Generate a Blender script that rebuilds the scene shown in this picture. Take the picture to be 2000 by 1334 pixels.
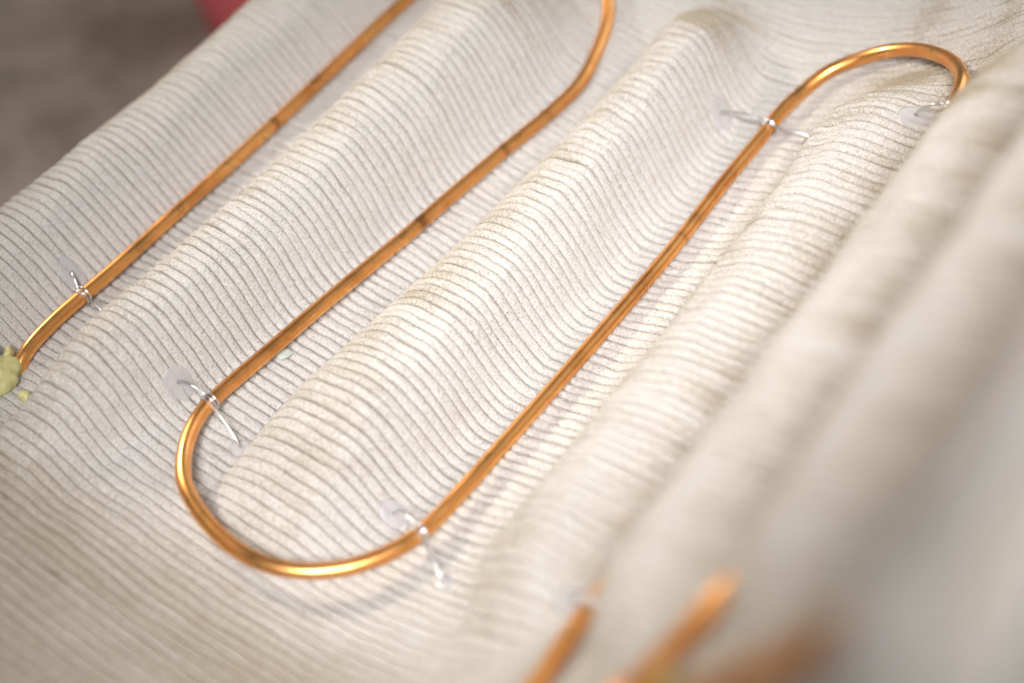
import bpy, bmesh, math, random
import numpy as np
from mathutils import Vector, Matrix, noise as mnoise

for o in list(bpy.data.objects):
    bpy.data.objects.remove(o, do_unlink=True)
scene = bpy.context.scene
COL = scene.collection
rng = np.random.default_rng(11)
random.seed(11)

# All measures below are millimetres in panel axes: x along the ridges (the printing
# direction), y across them, z out of the panel.  W() turns them into world metres.
def W(p):
    p = np.asarray(p, float)
    return np.stack([p[..., 0], -p[..., 1], p[..., 2]], -1) * 0.001

# ------------------------------------------------------------------ camera
cam_d = bpy.data.cameras.new('camera')
cam = bpy.data.objects.new('camera', cam_d)
COL.objects.link(cam)
R = np.array([[0.57771924, -0.64397641, 0.50153251],
              [0.81578148, 0.43505084, -0.38109230],
              [-0.02722231, -0.62930529, -0.77668127]])
CAM = np.array([-457.95, 323.19, 737.59])
flip = np.diag([1, -1, 1])
Rw = flip @ R                                   # camera (right, down, forward) -> world
m = Matrix(((Rw[0, 0], -Rw[0, 1], -Rw[0, 2], 0),
            (Rw[1, 0], -Rw[1, 1], -Rw[1, 2], 0),
            (Rw[2, 0], -Rw[2, 1], -Rw[2, 2], 0), (0, 0, 0, 1)))
m.translation = Vector(W(CAM))
cam.matrix_world = m
cam_d.sensor_width = 36
cam_d.lens = 50.0
cam_d.clip_start = 0.02
cam_d.clip_end = 50
cam_d.dof.use_dof = True
cam_d.dof.focus_distance = 0.942
cam_d.dof.aperture_fstop = 1.6
scene.camera = cam

# ------------------------------------------------------------------ light
world = bpy.data.worlds.new('World')
scene.world = world
world.use_nodes = True
bg = world.node_tree.nodes['Background']
bg.inputs['Color'].default_value = (1.0, 0.955, 0.91, 1)
bg.inputs["Strength"].default_value = 0.165

def aim(o, pos, target):
    o.location = Vector(W(pos))
    d = Vector(W(target)) - o.location
    o.rotation_euler = d.to_track_quat('-Z', 'Y').to_euler()

# warm work lamp, low on the far left: draws the ridge shadows across the valleys
kd = bpy.data.lights.new('work_lamp', 'SPOT')
kd.energy = 122
kd.color = (1.0, 0.88, 0.71)
kd.shadow_soft_size = 0.07
kd.spot_size = math.radians(32)
kd.spot_blend = 1.0
key = bpy.data.objects.new('work_lamp', kd)
COL.objects.link(key)
aim(key, (120, -1560, 900), (30, 115, 115))

# broad white studio light over the near side
fd = bpy.data.lights.new('softbox', 'AREA')
fd.shape = 'RECTANGLE'
fd.size = 0.8
fd.size_y = 0.6
fd.energy = 3.25
fd.spread = math.radians(37)
fd.color = (0.97, 0.97, 1.0)
fill = bpy.data.objects.new('softbox', fd)
COL.objects.link(fill)
aim(fill, (-600, 440, 1080), (10, 105, 85))

# unseen pale fill added beyond the far end to brighten pipe and panel
wd_ = bpy.data.lights.new('far_fill', 'AREA')
wd_.shape = 'RECTANGLE'
wd_.size = 1.5
wd_.size_y = 1.1
wd_.energy = 7.6
wd_.color = (0.93, 0.95, 1.0)
far_fill_o = bpy.data.objects.new('far_fill', wd_)
COL.objects.link(far_fill_o)
aim(far_fill_o, (1350, 250, 1050), (0, 0, 0))

scene.render.engine = 'CYCLES'
scene.cycles.use_denoising = True
scene.cycles.max_bounces = 6
scene.view_settings.view_transform = 'Standard'
scene.view_settings.look = 'None'
scene.view_settings.exposure = 0.0
scene.view_settings.gamma = 1.0

# ------------------------------------------------------------------ node helpers
def mat_new(name):
    mt = bpy.data.materials.new(name)
    mt.use_nodes = True
    nt = mt.node_tree
    return mt, nt, nt.nodes['Principled BSDF']

def node(nt, typ, **kw):
    n = nt.nodes.new(typ)
    for k, v in kw.items():
        if k.startswith('_'):
            setattr(n, k[1:], v)
        else:
            n.inputs[k.replace('__', ' ')].default_value = v
    return n

def ramp(nt, src, stops):
    n = nt.nodes.new('ShaderNodeValToRGB')
    el = n.color_ramp.elements
    while len(el) < len(stops):
        el.new(0.5)
    for e, (p, c) in zip(el, stops):
        e.position = p
        e.color = c if len(c) == 4 else (*c, 1)
    nt.links.new(src, n.inputs[0])
    return n

def mix(nt, fac, a, b, mode='MIX'):
    n = nt.nodes.new('ShaderNodeMix')
    n.data_type = 'RGBA'
    n.blend_type = mode
    for sock, v in ((n.inputs[0], fac), (n.inputs[6], a), (n.inputs[7], b)):
        if isinstance(v, (int, float)):
            sock.default_value = v
        elif isinstance(v, tuple):
            sock.default_value = (*v, 1) if len(v) == 3 else v
        else:
            nt.links.new(v, sock)
    return n.outputs[2]

def math_n(nt, op, a, b=None):
    n = nt.nodes.new('ShaderNodeMath')
    n.operation = op
    for sock, v in ((n.inputs[0], a), (n.inputs[1], b)):
        if v is None:
            continue
        if isinstance(v, (int, float)):
            sock.default_value = v
        else:
            nt.links.new(v, sock)
    return n.outputs[0]

# ------------------------------------------------------------------ materials
def mat_plaster():
    mt, nt, b = mat_new('printed_plaster')
    tc = nt.nodes.new('ShaderNodeTexCoord').outputs['Object']
    def noise(scale, detail=3, rough=0.55):
        n = node(nt, 'ShaderNodeTexNoise', Scale=scale, Detail=detail, Roughness=rough)
        nt.links.new(tc, n.inputs['Vector'])
        return n.outputs['Fac']
    big = noise(14, 3)
    mid = noise(70, 4, 0.6)
    grain = noise(520, 4, 0.75)
    fine = noise(900, 2, 0.6)
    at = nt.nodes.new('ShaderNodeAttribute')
    at.attribute_name = 'dust_shade'
    # dusty tan where the paste dried rough: large patches + the attribute (which also holds groove shade), broken by grain
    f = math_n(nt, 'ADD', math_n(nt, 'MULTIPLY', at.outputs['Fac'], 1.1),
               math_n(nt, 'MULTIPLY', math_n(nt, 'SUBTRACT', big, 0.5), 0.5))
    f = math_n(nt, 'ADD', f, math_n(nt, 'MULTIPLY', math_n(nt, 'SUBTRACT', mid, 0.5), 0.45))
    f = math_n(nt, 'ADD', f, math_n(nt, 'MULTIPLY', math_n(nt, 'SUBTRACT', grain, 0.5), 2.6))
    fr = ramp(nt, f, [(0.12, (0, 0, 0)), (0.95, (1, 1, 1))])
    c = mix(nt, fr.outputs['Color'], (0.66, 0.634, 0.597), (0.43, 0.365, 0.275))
    gr = ramp(nt, fine, [(0.33, (0.55, 0.50, 0.44)), (0.50, (1, 1, 1))])
    c = mix(nt, 0.75, c, gr.outputs['Color'], 'MULTIPLY')
    # small open pores
    vo = node(nt, 'ShaderNodeTexVoronoi', Scale=210.0)
    nt.links.new(tc, vo.inputs['Vector'])
    pm = noise(38, 2)
    pore = math_n(nt, 'LESS_THAN', vo.outputs['Distance'],
                  math_n(nt, 'MULTIPLY', math_n(nt, 'SUBTRACT', pm, 0.50), 0.85))
    c = mix(nt, math_n(nt, 'MULTIPLY', pore, 0.55), c, (0.16, 0.13, 0.10))
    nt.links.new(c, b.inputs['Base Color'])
    b.inputs['Roughness'].default_value = 0.93
    b.inputs['Specular IOR Level'].default_value = 0.25
    h = math_n(nt, 'ADD', math_n(nt, 'MULTIPLY', grain, 0.7), math_n(nt, 'MULTIPLY', fine, 0.25))
    h = math_n(nt, 'ADD', h, math_n(nt, 'MULTIPLY', mid, 0.9))
    h = math_n(nt, 'SUBTRACT', h, math_n(nt, 'MULTIPLY', pore, 0.8))
    bp = node(nt, 'ShaderNodeBump', Strength=1.0, Distance=0.0022)
    nt.links.new(h, bp.inputs['Height'])
    nt.links.new(bp.outputs['Normal'], b.inputs['Normal'])
    return mt

def mat_copper():
    mt, nt, b = mat_new('copper')
    tc = nt.nodes.new('ShaderNodeTexCoord').outputs['Object']
    n1 = node(nt, 'ShaderNodeTexNoise', Scale=55.0, Detail=5.0, Roughness=0.6)
    nt.links.new(tc, n1.inputs['Vector'])
    n2 = node(nt, 'ShaderNodeTexNoise', Scale=420.0, Detail=3.0, Roughness=0.6)
    nt.links.new(tc, n2.inputs['Vector'])
    at = nt.nodes.new('ShaderNodeAttribute')
    at.attribute_name = 'stain'
    r = ramp(nt, n1.outputs['Fac'], [(0.40, (1.0, 0.50, 0.17)), (0.64, (0.95, 0.42, 0.13)), (0.82, (0.58, 0.23, 0.07))])
    sp = ramp(nt, n2.outputs['Fac'], [(0.27, (0.45, 0.30, 0.2)), (0.36, (1, 1, 1))])
    c = mix(nt, 0.6, r.outputs['Color'], sp.outputs['Color'], 'MULTIPLY')
    n3 = node(nt, 'ShaderNodeTexNoise', Scale=16.0, Detail=6.0, Roughness=0.7)
    nt.links.new(tc, n3.inputs['Vector'])
    tr = ramp(nt, n3.outputs['Fac'], [(0.50, (1, 1, 1)), (0.66, (0.55, 0.40, 0.33))])
    c = mix(nt, 0.55, c, tr.outputs['Color'], 'MULTIPLY')
    c = mix(nt, math_n(nt, 'MULTIPLY', at.outputs['Fac'], 0.85), c, (0.17, 0.065, 0.03))
    nt.links.new(c, b.inputs['Base Color'])
    b.inputs['Metallic'].default_value = 1.0
    rr = ramp(nt, n1.outputs['Fac'], [(0.3, (0.24,) * 3), (0.75, (0.42,) * 3)])
    nt.links.new(rr.outputs['Color'], b.inputs['Roughness'])
    bp = node(nt, 'ShaderNodeBump', Strength=0.12, Distance=0.0004)
    nt.links.new(n1.outputs['Fac'], bp.inputs['Height'])
    nt.links.new(bp.outputs['Normal'], b.inputs['Normal'])
    return mt

def mat_simple(name, col, rough=0.5, metal=0.0, **kw):
    mt, nt, b = mat_new(name)
    tc = nt.nodes.new('ShaderNodeTexCoord').outputs['Object']
    n1 = node(nt, 'ShaderNodeTexNoise', Scale=kw.get('scale', 120.0), Detail=3.0)
    nt.links.new(tc, n1.inputs['Vector'])
    d = kw.get('vary', 0.15)
    r = ramp(nt, n1.outputs['Fac'], [(0.3, tuple(v * (1 - d) for v in col)), (0.7, tuple(min(1, v * (1 + d)) for v in col))])
    nt.links.new(r.outputs['Color'], b.inputs['Base Color'])
    b.inputs['Roughness'].default_value = rough
    b.inputs['Metallic'].default_value = metal
    if 'alpha' in kw:
        b.inputs['Alpha'].default_value = kw['alpha']
    if 'sss' in kw:
        b.inputs['Subsurface Weight'].default_value = kw['sss']
        b.inputs['Subsurface Radius'].default_value = (0.004, 0.004, 0.003)
        b.inputs['Subsurface Scale'].default_value = 1.0
    return mt

def mat_floor():
    mt, nt, b = mat_new('worn_concrete')
    tc = nt.nodes.new('ShaderNodeTexCoord').outputs['Object']
    n1 = node(nt, 'ShaderNodeTexNoise', Scale=5.0, Detail=5.0, Roughness=0.6)
    nt.links.new(tc, n1.inputs['Vector'])
    n2 = node(nt, 'ShaderNodeTexNoise', Scale=60.0, Detail=3.0)
    nt.links.new(tc, n2.inputs['Vector'])
    r = ramp(nt, n1.outputs['Fac'], [(0.36, (0.40, 0.31, 0.235)), (0.5, (0.62, 0.50, 0.40)), (0.64, (0.82, 0.64, 0.53))])
    r2 = ramp(nt, n2.outputs['Fac'], [(0.3, (0.7, 0.7, 0.7)), (0.7, (1, 1, 1))])
    nt.links.new(mix(nt, 0.6, r.outputs['Color'], r2.outputs['Color'], 'MULTIPLY'), b.inputs['Base Color'])
    b.inputs['Roughness'].default_value = 0.75
    return mt

M_PLASTER = mat_plaster()
M_COPPER = mat_copper()
M_WIRE = mat_simple('tinned_wire', (0.78, 0.78, 0.79), 0.28, 1.0)
M_GLUE = mat_simple('hot_glue', (0.62, 0.60, 0.615), 0.22, 0.0, alpha=0.42, vary=0.06)
M_FOAM = mat_simple('cured_foam', (0.50, 0.46, 0.20), 0.4, 0.0, sss=0.15, vary=0.14, scale=60.0)
M_SCRAP = mat_simple('green_plastic', (0.50, 0.58, 0.50), 0.5, vary=0.08)
M_RED = mat_simple('red_plastic', (0.86, 0.17, 0.19), 0.35, vary=0.1, scale=8.0)
M_FLOOR = mat_floor()

# ------------------------------------------------------------------ mesh helpers
def mesh_obj(name, verts, faces, mat, parent=None, smooth=True):
    me = bpy.data.meshes.new(name)
    verts = np.asarray(verts, np.float32).reshape(-1, 3)
    faces = np.asarray(faces, np.int32)
    if faces.ndim == 2:
        k = faces.shape[1]
        me.vertices.add(len(verts))
        me.vertices.foreach_set('co', verts.ravel())
        me.loops.add(faces.size)
        me.loops.foreach_set('vertex_index', faces.ravel())
        me.polygons.add(len(faces))
        me.polygons.foreach_set('loop_start', np.arange(0, faces.size, k, dtype=np.int32))
        me.polygons.foreach_set('use_smooth', np.full(len(faces), smooth))
        me.update(calc_edges=True)
    me.materials.append(mat)
    o = bpy.data.objects.new(name, me)
    COL.objects.link(o)
    if parent is not None:
        o.parent = parent
    return o

def grid_faces(n, k, closed=True):
    """quads for n rings of k points"""
    i = np.arange(n - 1)[:, None]
    j = np.arange(k if closed else k - 1)[None, :]
    j2 = (j + 1) % k
    a = i * k + j
    b = i * k + j2
    return np.stack([a, b, b + k, a + k], -1).reshape(-1, 4)

def tag(o, label=None, cat=None, group=None, kind=None):
    if label: o['label'] = label
    if cat: o['category'] = cat
    if group: o['group'] = group
    if kind: o['kind'] = kind
    return o

def smoothstep(a, b, x):
    t = np.clip((x - a) / (b - a), 0, 1)
    return t * t * (3 - 2 * t)

# ------------------------------------------------------------------ panel shape
PITCH = 7.1
V = np.array([[-430., -40], [-302, 0], [-157, -2], [9, 0], [149, 100], [219, 211], [277, 330], [326, 450]])
#  crest height, half widths left / right, foot start, foot full, top full, top end, shift of the crest along the chord
RIDGES = [(56, 40, 60, -262, -196, 240, 330, 8),
          (50, 38, 57, -266, -150, 225, 330, 6),
          (50, 55, 61, -220, -84, 284, 372, 4),
          (35, 42, 62, -210, -138, 240, 326, 18),
          (37, 40, 56, -246, -166, 170, 345, 10),
          (31, 39, 54, -256, -186, 250, 350, 15),
          (24, 36, 50, -348, -278, 250, 350, 26)]

# dense base polyline, corners rounded by averaging
def spline(t, P, q):
    """natural cubic spline through P at t, evaluated at q (straight beyond the ends)"""
    n = len(t); h = np.diff(t)
    A = np.zeros((n, n)); r = np.zeros((n, P.shape[1]))
    A[0, 0] = A[-1, -1] = 1
    for i in range(1, n - 1):
        A[i, i - 1], A[i, i], A[i, i + 1] = h[i - 1], 2 * (h[i - 1] + h[i]), h[i]
        r[i] = 6 * ((P[i + 1] - P[i]) / h[i] - (P[i] - P[i - 1]) / h[i - 1])
    M_ = np.linalg.solve(A, r)
    qc = np.clip(q, t[0], t[-1])
    k = np.clip(np.searchsorted(t, qc) - 1, 0, n - 2)
    hh = h[k][:, None]; a_ = (t[k + 1] - qc)[:, None]; b_ = (qc - t[k])[:, None]
    f = M_[k] * a_ ** 3 / (6 * hh) + M_[k + 1] * b_ ** 3 / (6 * hh) + (P[k] / hh - M_[k] * hh / 6) * a_ + (P[k + 1] / hh - M_[k + 1] * hh / 6) * b_
    d0 = (P[1] - P[0]) / h[0] - h[0] * M_[1] / 6
    d1 = (P[-1] - P[-2]) / h[-1] + h[-1] * M_[-2] / 6
    return f + np.clip(q - t[0], None, 0)[:, None] * d0 + np.clip(q - t[-1], 0, None)[:, None] * d1

SV = np.concatenate([[0], np.cumsum(np.hypot(*(np.diff(V, axis=0).T)))])
OFF0 = 120
BASE = spline(SV, V, (np.arange(int(SV[-1] / 0.5) + 240) - OFF0) * 0.5)
S0, S1 = -6.0, SV[6] + 108.0

_d = np.gradient(BASE, axis=0)
_d /= np.hypot(_d[:, 0], _d[:, 1])[:, None]
NORM = np.stack([-_d[:, 1], _d[:, 0]], 1)

def lift(x):
    x = np.asarray(x, float)
    up = np.where(x < 380, 3.3e-4 * np.clip(x, 0, None) ** 2, 3.3e-4 * 380 ** 2 + 0.25 * (x - 380))
    dn = np.clip(-165 - x, 0, None)
    return up + np.where(dn < 110, 0.0027 * dn ** 2, 0.0027 * 110 ** 2 + 0.594 * (dn - 110))

def bump(d, wl, wr):
    """rounded crest: steep on the left side, drawn out on the right"""
    tl = np.clip(-d / wl, 0, 1); tr = np.clip(d / wr, 0, 1)
    left = (1 - tl ** 3) ** 0.72
    right = (1 - tr ** 2.4) ** 2.2
    return np.where(d < 0, left, right)

_ru = np.random.default_rng(21)
UND = [(2 * np.pi / _ru.uniform(70, 170) * _ru.choice([-1, 1]), 2 * np.pi / _ru.uniform(26, 64), _ru.uniform(0, 6.28)) for _ in range(8)]

def undulate(x, s):
    """slow unevenness of the print that neighbouring layers share"""
    u = 0
    for kx, ks, ph in UND:
        u = u + np.sin(kx * x + ks * s + ph)
    return 0.30 * u

def surf(x, s, off=0.0, want_n=False):
    """panel surface at printing position x and distance s across; arrays broadcast"""
    x, s = np.broadcast_arrays(np.asarray(x, float), np.asarray(s, float))
    idx = np.clip((s / 0.5) + OFF0, 0, len(BASE) - 1.001)
    i0 = idx.astype(int); fr = (idx - i0)[..., None]
    b = BASE[i0] * (1 - fr) + BASE[i0 + 1] * fr
    n = NORM[i0] * (1 - fr) + NORM[i0 + 1] * fr
    h = undulate(x, s)
    for k, (A, wl, wr, f0, f1, t1, t0, sh) in enumerate(RIDGES):
        c = 0.5 * (SV[k] + SV[k + 1]) + sh
        env = smoothstep(f0, f1, x) * (1 - smoothstep(t1, t0, x))
        ww = 0.80 + 0.20 * env
        grow = 1 + (0.17 * smoothstep(-60, 170, x) if k in (1, 2) else 0.0)     # the middle ridges swell towards their far end
        h = h + A * grow * env * bump(s - c, wl * ww, wr * ww)
    # valley 2 runs slightly askew
    sk = 0.1 * np.clip(x, -150, 250) * np.exp(-((s - SV[2]) / 75.0) ** 2)
    y = b[..., 0] + n[..., 0] * (h + off) + sk
    z = b[..., 1] + n[..., 1] * (h + off) + lift(x)
    return np.stack([x, y, z], -1)

def surf_n(x, s):
    e = 0.6
    a = surf(x, s + e) - surf(x, s - e)
    c = surf(x + e, s) - surf(x - e, s)
    n = np.cross(c, a)
    return n / np.linalg.norm(n, axis=-1, keepdims=True)

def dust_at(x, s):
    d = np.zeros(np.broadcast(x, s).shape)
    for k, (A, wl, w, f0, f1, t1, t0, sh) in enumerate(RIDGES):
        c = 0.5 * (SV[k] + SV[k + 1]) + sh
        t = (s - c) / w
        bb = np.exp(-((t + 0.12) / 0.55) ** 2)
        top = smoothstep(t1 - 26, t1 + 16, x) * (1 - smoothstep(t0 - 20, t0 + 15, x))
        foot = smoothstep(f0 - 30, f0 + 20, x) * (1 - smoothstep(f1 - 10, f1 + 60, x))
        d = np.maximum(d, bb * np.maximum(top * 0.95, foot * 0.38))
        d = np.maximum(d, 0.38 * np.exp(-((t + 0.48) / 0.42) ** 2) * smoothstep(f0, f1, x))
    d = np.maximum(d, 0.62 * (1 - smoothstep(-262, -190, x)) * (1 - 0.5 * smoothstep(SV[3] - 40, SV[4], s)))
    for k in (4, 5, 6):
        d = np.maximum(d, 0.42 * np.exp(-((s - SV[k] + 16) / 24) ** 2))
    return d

def vnoise(n, step, scale_pts, r):
    """1-D smooth noise, n samples, features of about step samples"""
    m_ = int(n / step) + 4
    v = r.standard_normal(m_)
    t = np.arange(n) / step + r.random()
    i = t.astype(int); f = t - i
    f = f * f * (3 - 2 * f)
    return (v[i] * (1 - f) + v[i + 1] * f) * scale_pts

# ------------------------------------------------------------------ floor
FLOOR_Z = -300.0
fv = W(np.array([[-4000, -5000, FLOOR_Z], [4000, -5000, FLOOR_Z], [4000, 4000, FLOOR_Z], [-4000, 4000, FLOOR_Z]]))
floor = mesh_obj('floor', fv, [[0, 1, 2, 3]], M_FLOOR)
tag(floor, 'brown grey worn concrete floor, out of focus behind the panel', kind='structure')

# ------------------------------------------------------------------ printed panel
panel = bpy.data.objects.new('printed_panel', None)
COL.objects.link(panel)
tag(panel, 'cream white ribbed plaster panel of printed layers with parallel rounded ridges', 'panel')

SS = np.arange(S0, S1, 2.2)
NS = len(SS)
I0, I1 = -78, 75
NB = I1 - I0 + 2
# groove lines between layers: wobble shared by the two neighbours
wob = np.zeros((NB, NS))
slow = np.zeros(NS)
for b_ in range(NB):
    r = np.random.default_rng(1000 + b_)
    slow = 0.80 * slow + 0.46 * (vnoise(NS, 20, 0.55, r) + vnoise(NS, 9, 0.36, r))
    w_ = slow + vnoise(NS, 14, 0.26, r) + vnoise(NS, 5, 0.20, r) + vnoise(NS, 2.2, 0.10, r)
    wob[b_] = w_ + r.normal(0, 0.22)
# bead cross-section: t across the layer, o out of the surface
PT = np.array([-1.0, -1.0, -0.955, -0.81, -0.53, -0.18, 0.18, 0.53, 0.81, 0.955, 1.0, 1.0])
PO = np.array([-13., -5.0, -2.0, -1.0, -0.36, 0.0, 0.0, -0.36, -1.0, -2.0, -5.0, -13.])
K = len(PT)
FACES = grid_faces(NS, K, True)
nside = 8
for li, i in enumerate(range(I0, I1 + 1)):
    r = np.random.default_rng(5000 + li)
    lo = (i - 0.5) * PITCH + wob[li] + 0.10
    hi = (i + 0.5) * PITCH + wob[li + 1] - 0.10
    xc = 0.5 * (lo + hi); hw = 0.5 * (hi - lo)
    e = r.normal(0, 0.22 if i > -20 else 0.10) + vnoise(NS, 16, 0.22, r) + vnoise(NS, 6, 0.13, r) + vnoise(NS, 2.0, 0.07, r)
    # small blobs, and nicks where a bead tore
    for _ in range(r.poisson(2.2)):
        e = e + r.uniform(0.25, 0.9) * np.exp(-((SS - r.uniform(S0, S1)) / r.uniform(2.5, 7)) ** 2)
    for _ in range(r.poisson(2.6)):
        nick = r.uniform(0.3, 0.95) * np.exp(-((SS - r.uniform(S0, S1)) / r.uniform(1.6, 4.5)) ** 2)
        if r.random() < 0.5:
            lo = lo + nick
        else:
            hi = hi - nick
    xc = 0.5 * (lo + hi); hw = 0.5 * (hi - lo)
    X = xc[:, None] + hw[:, None] * PT[None, :]
    lump = 1 + np.clip(vnoise(NS, 7, 0.28, r), -0.6, 0.9)
    lump = lump * (0.42 + 0.58 * smoothstep(-200, -90, i * PITCH))
    O = PO[None, :] * np.where(PO > -3, lump[:, None], 1.0) + e[:, None] * (PO > -10)
    P = surf(X, SS[:, None] + np.zeros_like(X), O)
    # both rims turn down to the floor so that the panel stands on its own edges
    left = P[0].copy(); right = P[-1].copy()
    ringsL = []
    for q in range(nside, 0, -1):
        t = q / nside
        g = left.copy()
        g[:, 1] += -10 * (1 - (1 - min(1, t * 2)) ** 2) + (PO + 6) * 0.0
        g[:, 2] = left[:, 2] * (1 - t) + (FLOOR_Z + 1) * t
        ringsL.append(g)
    ringsR = []
    for q in range(1, nside + 1):
        t = q / nside
        g = right.copy()
        g[:, 1] += 34 * (1 - (1 - min(1, t * 2)) ** 2)
        g[:, 2] = right[:, 2] * (1 - t) + (FLOOR_Z + 1) * t
        ringsR.append(g)
    full = np.concatenate([np.array(ringsL), P, np.array(ringsR)])
    n_all = len(full)
    F = grid_faces(n_all, K, True)
    o = mesh_obj('layer', W(full).reshape(-1, 3), F, M_PLASTER, panel)
    at = o.data.attributes.new('dust_shade', 'FLOAT', 'POINT')
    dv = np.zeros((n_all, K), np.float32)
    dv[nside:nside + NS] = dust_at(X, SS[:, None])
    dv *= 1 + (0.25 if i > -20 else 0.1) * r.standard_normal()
    dv += np.interp(-PO, [0.3, 1.1, 2.1, 14], [0, 0.05, 0.32, 0.8]).astype(np.float32)[None, :] * (0.45 + 0.55 * smoothstep(-200, -90, i * PITCH))  # deeper is tanner: groove dust, and shade between beads put into the colour
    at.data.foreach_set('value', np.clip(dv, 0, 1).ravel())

# ------------------------------------------------------------------ copper pipe
def catmull(P, step=3.0):
    P = np.asarray(P, float)
    Q = np.vstack([2 * P[0] - P[1], P, 2 * P[-1] - P[-2]])
    out = []
    for a, b, c, d in zip(Q[:-3], Q[1:-2], Q[2:-1], Q[3:]):
        n = max(2, int(np.linalg.norm(c - b) / step))
        # centripetal parameters keep long straight runs from overshooting
        t1 = np.linalg.norm(b - a) ** 0.5; t2 = t1 + np.linalg.norm(c - b) ** 0.5; t3 = t2 + np.linalg.norm(d - c) ** 0.5
        t = np.linspace(t1, t2, n, endpoint=False)[:, None]
        A1 = (t1 - t) / t1 * a + t / t1 * b
        A2 = (t2 - t) / (t2 - t1) * b + (t - t1) / (t2 - t1) * c
        A3 = (t3 - t) / (t3 - t2) * c + (t - t2) / (t3 - t2) * d
        B1 = (t2 - t) / t2 * A1 + t / t2 * A2
        B2 = (t3 - t) / (t3 - t1) * A2 + (t - t1) / (t3 - t1) * A3
        out.append((t2 - t) / (t2 - t1) * B1 + (t - t1) / (t2 - t1) * B2)
    out.append(P[-1:])
    return np.vstack(out)

def frames(C):
    T = np.gradient(C, axis=0)
    T /= np.linalg.norm(T, axis=1)[:, None]
    u = np.cross(T[0], [0, 0, 1.0]); u /= np.linalg.norm(u)
    U = [u]
    for t in T[1:]:
        u = u - t * (u @ t)
        u /= np.linalg.norm(u)
        U.append(u)
    U = np.array(U)
    return T, U, np.cross(T, U)

def tube(C, rad, k):
    T, U, B = frames(C)
    a = np.arange(k) * 2 * np.pi / k
    rad = np.broadcast_to(rad, (len(C),))
    return C[:, None, :] + rad[:, None, None] * (np.cos(a)[None, :, None] * U[:, None, :] + np.sin(a)[None, :, None] * B[:, None, :])

PIPE_R = 5.0
def on(x, k, h=8.5, dy=0.0):
    """pipe centre above valley k"""
    p = surf(x, SV[k] + dy)
    n = surf_n(np.float64(x), np.float64(SV[k] + dy))
    return p + n * h

pipe_pts = [(-203, -288, -16), (-196, -291, -7), (-186, -295, 2), (-172, -298.5, 6.5), (-150, -301, 8), (-86, -302, 8), (-22, -304, 8), (84, -306, 10.3), (174, -304, 18), (236, -300, 26),
            (286, -291, 34), (330, -268, 43), (355, -228, 49), (344, -186, 47), (314, -155, 41), (292, -142.5, 36), (267, -135, 31), (236, -129, 26), (203, -131.5, 21.6),
            (148, -141, 15.2), (100, -147, 11.3), (53, -151, 9), (-5, -157, 8), (-67, -162, 8), (-127, -167, 8), (-145, -166, 8.5), (-163, -159.5, 9.5), (-182, -146, 12),
            (-195, -131, 14), (-205, -107.5, 14), (-210, -80, 14), (-208, -54, 14), (-198, -31, 14), (-180, -11, 14), (-158, 2, 14), (-137, 8, 13.5),
            (-112, 8.8, 11), (-55, 9.8, 10), (16, 10.8, 10), (128, 13.5, 15.4), (212, 14.2, 25), (250, 16, 31), (272, 17, 37), (295, 21.6, 43), (319, 32, 53), (334, 53, 66), (336, 76, 81), (323, 101, 98.5),
            (299, 125, 116), (270, 140, 127)]
for x in (225, 160, 100, 40, -40, -110, -160):
    pipe_pts.append(tuple(on(x, 4, 7.0)))
pipe_pts += [(-213, 147, 113), (-243, 151, 124), (-269, 166, 150), (-281, 187, 187), (-272, 204, 222), (-249, 212, 236)]
for x, dd in ((-215, 2), (-182, 16), (-145, 32), (-60, 36), (60, 34), (200, 20)):
    pipe_pts.append(tuple(on(x, 5, 7.0, dd)))
pipe_pts += [tuple(on(262, 5, 9)), tuple(surf(318, SV[5] + 26, 9)), tuple(surf(335, SV[5] + 63, 9)), tuple(surf(318, SV[6] - 26, 9)), tuple(on(262, 6, 9))]
for x, dd in ((200, 20), (100, 30), (0, 32), (-90, 32), (-170, 32)):
    pipe_pts.append(tuple(on(x, 6, 6.0, dd)))
pipe_pts += [tuple(surf(-215, SV[6] + 42, 6)), tuple(surf(-245, SV[6] + 40, 6)), tuple(surf(-261, SV[6] + 16, 6)), tuple(surf(-268, SV[6] - 30, 7)), tuple(surf(-277, SV[6] - 84, 10))]
C = catmull(pipe_pts, 3.0)
rp = np.random.default_rng(5)
n_ = len(C)
C[:, 1] += vnoise(n_, 28, 0.35, rp); C[:, 2] += vnoise(n_, 28, 0.3, rp)
rad = PIPE_R + vnoise(n_, 10, 0.035, rp)
ringk = 26
pv = tube(C, rad, ringk)
pipe = mesh_obj('copper_pipe', W(pv).reshape(-1, 3), grid_faces(n_, ringk, True), M_COPPER)
tag(pipe, 'bent copper pipe snaking up and down the valleys of the ribbed panel', 'pipe')
# dark heat marks where the pipe was worked
arc = C
stain = np.zeros(n_)
for mx, my, wd, am in ((84, -306, 2.6, 0.95), (64, -151, 2.8, 1.0), (152, -141, 2.2, 0.85), (-62, -303, 9, 0.35), (196, -132, 3, 0.3), (166, 13.8, 5, 0.45),
                       (148, 13.5, 2.0, 0.5), (-198, -289, 7, 0.8), (20, 10.8, 9, 0.25), (-133, -167, 6, 0.25), (-208, -54, 14, 0.35), (325, 30, 9, 0.3)):
    dd = np.hypot(arc[:, 0] - mx, arc[:, 1] - my)
    stain = np.maximum(stain, am * np.exp(-(dd / wd) ** 2))
at = pipe.data.attributes.new('stain', 'FLOAT', 'POINT')
at.data.foreach_set('value', np.repeat(stain, ringk).astype(np.float32))

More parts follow.
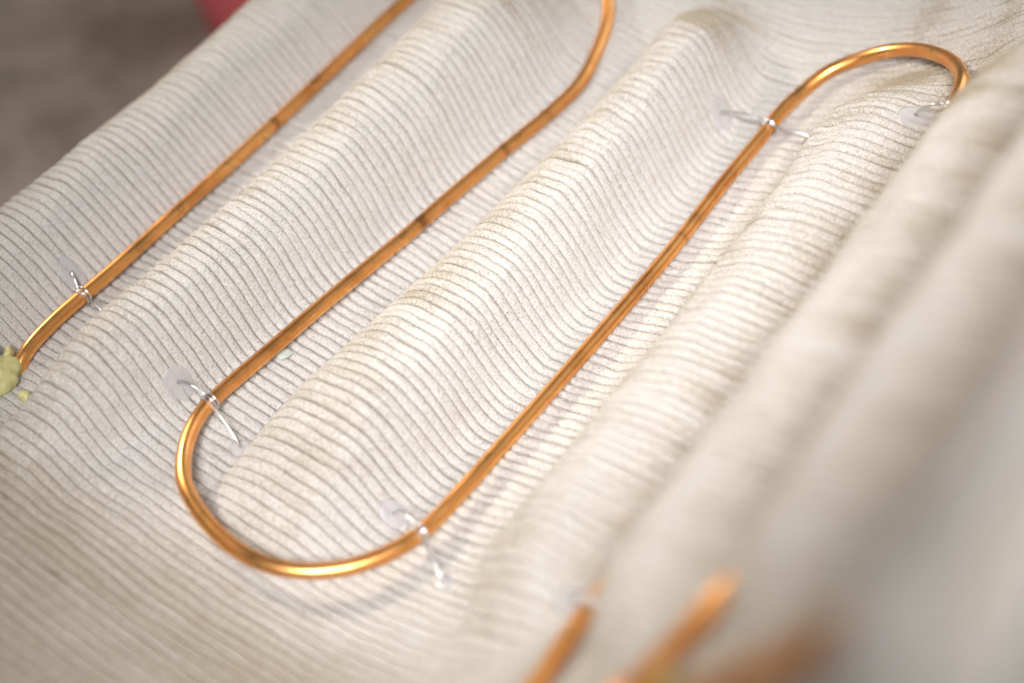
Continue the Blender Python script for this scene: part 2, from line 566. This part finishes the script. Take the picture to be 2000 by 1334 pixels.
# ------------------------------------------------------------------ wire ties and glue
def blob(name, centers, mat, vox=0.8, rough=1.0):
    """one lump grown from several overlapping balls (mm)"""
    bm = bmesh.new()
    for c, r_ in centers:
        v = bmesh.ops.create_icosphere(bm, subdivisions=3, radius=1.0)['verts']
        for q in v:
            rr = np.asarray(r_, float) if np.ndim(r_) else np.array([r_] * 3)
            q.co = Vector(W(np.asarray(c, float) + np.array(q.co) * rr))
    me = bpy.data.meshes.new(name)
    bm.to_mesh(me); bm.free()
    o = bpy.data.objects.new(name, me)
    COL.objects.link(o)
    md = o.modifiers.new('r', 'REMESH'); md.mode = 'VOXEL'; md.voxel_size = vox * 0.001
    sm = o.modifiers.new('s', 'SMOOTH'); sm.iterations = 5; sm.factor = 0.5
    dg = bpy.context.evaluated_depsgraph_get()
    me2 = bpy.data.meshes.new_from_object(o.evaluated_get(dg))
    o.modifiers.clear()
    o.data = me2
    me2.name = name
    me2.materials.clear(); me2.materials.append(mat)
    for v in me2.vertices:
        q_ = v.co * 1000
        d_ = 1.5 * mnoise.noise(q_ * 0.16) + 0.75 * mnoise.noise(q_ * 0.42 + Vector((9, 3, 1))) - 0.5 * abs(mnoise.noise(q_ * 0.8))
        v.co += v.normal * d_ * 0.001 * rough
    me2.polygons.foreach_set('use_smooth', [True] * len(me2.polygons))
    return o

def glue_patch(x, s, ru, rv, thick, seed):
    """flattened drop of glue on the surface, following it"""
    r = np.random.default_rng(seed)
    na, nr = 36, 9
    ph = r.random(4) * 6.28
    a = np.arange(na) * 2 * np.pi / na
    rim = 1 + 0.08 * np.sin(2 * a + ph[0]) + 0.03 * np.sin(3 * a + ph[1])
    V_ = [surf(x, s, thick)]
    for j in range(1, nr + 1):
        t = j / nr
        px = x + ru * t * rim * np.cos(a)
        ps = s + rv * t * rim * np.sin(a)
        h = thick * np.sqrt(max(0, 1 - t ** 3)) + 0.15 * np.sin(3 * a + ph[3]) * t - (1.2 if j == nr else 0)
        V_.append(surf(px, ps, h))
    vs = np.vstack([V_[0][None], np.concatenate(V_[1:])])
    F = [[0, 1 + j, 1 + (j + 1) % na] for j in range(na)]
    me = bpy.data.meshes.new('glue_patch')
    Q = (grid_faces(nr, na, True) + 1).tolist()
    me.from_pydata(W(vs).tolist(), [], F + Q)
    me.polygons.foreach_set('use_smooth', [True] * len(me.polygons))
    me.materials.append(M_GLUE)
    o = bpy.data.objects.new('glue_patch', me)
    COL.objects.link(o)
    return o

def pipe_at(x, y):
    i = np.argmin((C[:, 0] - x) ** 2 + (C[:, 1] - y) ** 2)
    return C[i], frames(C[max(0, i - 2):i + 3])[0][2]

def wire_tie(px, py, gl, gr, seed, turns=2.5):
    """wire from one glue patch, wound round the pipe, to the other glue patch"""
    c, t = pipe_at(px, py)
    if t[0] < 0: t = -t
    up = np.array([0, 0, 1.0]); up -= t * (up @ t); up /= np.linalg.norm(up)
    side = np.cross(up, t)
    if side[1] < 0: side = -side
    r_ = PIPE_R + 0.95
    a0, a1 = math.radians(165), math.radians(165 - 360 * turns + 105)
    pts = [surf(*gl, 0.2), surf(*gl, 2.6)]
    st = c + t * 2.0
    first = st + r_ * 1.15 * (math.cos(a0) * side + math.sin(a0) * up)
    pts.append(0.45 * pts[1] + 0.55 * first + up * 3.0)
    n = int(14 * turns)
    for k in range(n + 1):
        f = k / n
        a = a0 + (a1 - a0) * f
        pts.append(c + t * (2.0 - 4.6 * f + 0.5 * math.sin(9 * f + seed)) + r_ * (math.cos(a) * side + math.sin(a) * up))
    e1 = surf(*gr, 2.4)
    pts.append(0.6 * pts[-1] + 0.4 * e1 + up * 2.4 + side * 2.0)
    pts += [e1, surf(*gr, 0.0)]
    Cw = catmull(pts, 1.0)
    tv = tube(Cw, 0.8, 10)
    o = mesh_obj('wire_tie', W(tv).reshape(-1, 3), grid_faces(len(Cw), 10, True), M_WIRE)
    return o

TIES = [
    # pipe x, y, left glue (x, s), right glue (x, s), label words
    (-117, -301, (-110, SV[1] - 15), (-122, SV[1] + 30), 'left pipe run beside the yellow foam'),
    (-137, -167, (-138, SV[2] - 23), (-147, SV[2] + 34), 'middle pipe run just above the lower bend'),
    (-140, 8, (-131, SV[3] - 30), (-157, SV[3] + 30), 'pipe where the lower bend turns upward'),
    (262, 17, (262, SV[3] - 32), (262, SV[3] + 44), 'pipe below the upper right bend'),
    (246, 139, (248, SV[4] - 26), (246, SV[4] + 30), 'pipe descending behind the near ridge at the right'),
    (-168, 136, (-160, SV[4] - 24), (-175, SV[4] + 28), 'pipe emerging from behind the near blurred ridge'),
]
for q, (px, py, gl, gr, wd) in enumerate(TIES):
    w_ = wire_tie(px, py, gl, gr, q)
    tag(w_, 'silver wire tie wound round the ' + wd, 'wire', 'wire ties holding the pipe')
    g1 = glue_patch(gl[0], gl[1], 9.6 - (q == 0) * 2.4, 9.0, 1.7, 70 + q)
    tag(g1, 'translucent grey glue patch left of the ' + wd, 'glue', 'glue patches fixing the wire ties')
    g2 = glue_patch(gr[0], gr[1], 6.5, 6.5, 1.6, 90 + q)
    tag(g2, 'translucent glue patch right of the ' + wd, 'glue', 'glue patches fixing the wire ties')

# ------------------------------------------------------------------ foam at the pipe ends
def P_(x, ds, off): return surf(x + 9, SV[1] + ds + 8, off)
lumps = [(P_(-208, -8, 5), (13, 14, 10)), (P_(-214, -24, 6), (14, 14, 11)), (P_(-224, -10, 3), (12, 12, 9)), (P_(-202, -20, 5), (9, 9, 8)),
         (P_(-201, -4, 3), (11, 11, 8)), (P_(-211, 4, 2), (12, 10, 8)), (P_(-190, -12, 6), (4, 4, 6)), (P_(-210, -40, 7), (14, 14, 11))]
rf = np.random.default_rng(3)
for _ in range(60):
    c0, r0 = lumps[rf.integers(0, 6)]
    d0 = rf.standard_normal(3); d0 /= np.linalg.norm(d0)
    lumps.append((np.asarray(c0) + d0 * np.asarray(r0) * 0.74, rf.uniform(2.2, 4.6) * np.array([1, 1.1, 0.9])))
fo = blob('foam_blob', lumps, M_FOAM, 1.2)
tag(fo, 'pale yellow green hardened foam lump around the left pipe end', 'foam')
fd_ = blob('foam_drop', [(P_(-210, 27, 2.0), (4.2, 5.0, 3.6)), (P_(-212, 30, 1), (3, 3, 2.5))], M_FOAM, 0.8)
tag(fd_, 'small pale yellow foam drop right of the big foam lump', 'foam')
q5 = np.array([-236, 214, 176])
fb = blob('foam_blob', [(surf(-236, SV[5] + 6, 1), (7, 5, 5)), (surf(-245, SV[5] + 5, 1), (7, 5, 6)), (surf(-254, SV[5] + 8, 1), (6, 4, 5))], M_FOAM, 1.3)
tag(fb, 'blurred yellowish foam lump under the near orange pipe at the bottom', 'foam')

# ------------------------------------------------------------------ green scrap, red tub
sx, ss_ = -75, SV[2] + 3
sc_pts = [surf(sx - 4, ss_ - 3, 1.0), surf(sx + 4, ss_ + 1, 0.8), surf(sx + 3.5, ss_ + 6, 1.0), surf(sx - 1, ss_ + 6.5, 2.2), surf(sx - 5, ss_ + 4, 1.0)]
sc = np.array(sc_pts)
top = sc + np.array([0, 0, 0.9])
vs = np.vstack([sc, top])
F5 = [[0, 1, 2, 3, 4], [9, 8, 7, 6, 5]] + [[j, (j + 1) % 5, 5 + (j + 1) % 5, 5 + j] for j in range(5)]
me = bpy.data.meshes.new('plastic_scrap')
me.from_pydata(W(vs).tolist(), [], F5)
me.materials.append(M_SCRAP)
so = bpy.data.objects.new('plastic_scrap', me)
COL.objects.link(so)
tag(so, 'tiny pale green plastic scrap under the middle pipe run', 'scrap')

def lathe(name, prof, k, mat, loc, parent=None):
    a = np.arange(k) * 2 * np.pi / k
    prof = np.array(prof, float)
    v = np.stack([prof[:, 0, None] * np.cos(a), prof[:, 0, None] * np.sin(a), np.repeat(prof[:, 1, None], k, 1)], -1) + np.array(loc)
    return mesh_obj(name, W(v).reshape(-1, 3), grid_faces(len(prof), k, True), mat, parent)

tubp = (444, -700, FLOOR_Z + 1)
tub = bpy.data.objects.new('red_tub', None)
COL.objects.link(tub)
tag(tub, 'blurred red plastic tub on the floor behind the panel', 'tub')
lathe('wall', [(0.1, 0), (60, 0), (66, 4), (82, 118), (80, 120), (76, 118), (60, 8), (0.1, 6)], 48, M_RED, tubp, tub)
lathe('rim', [(80, 114), (87, 114), (89, 119), (86, 123), (77, 123), (75, 119), (80, 114)], 48, M_RED, tubp, tub)
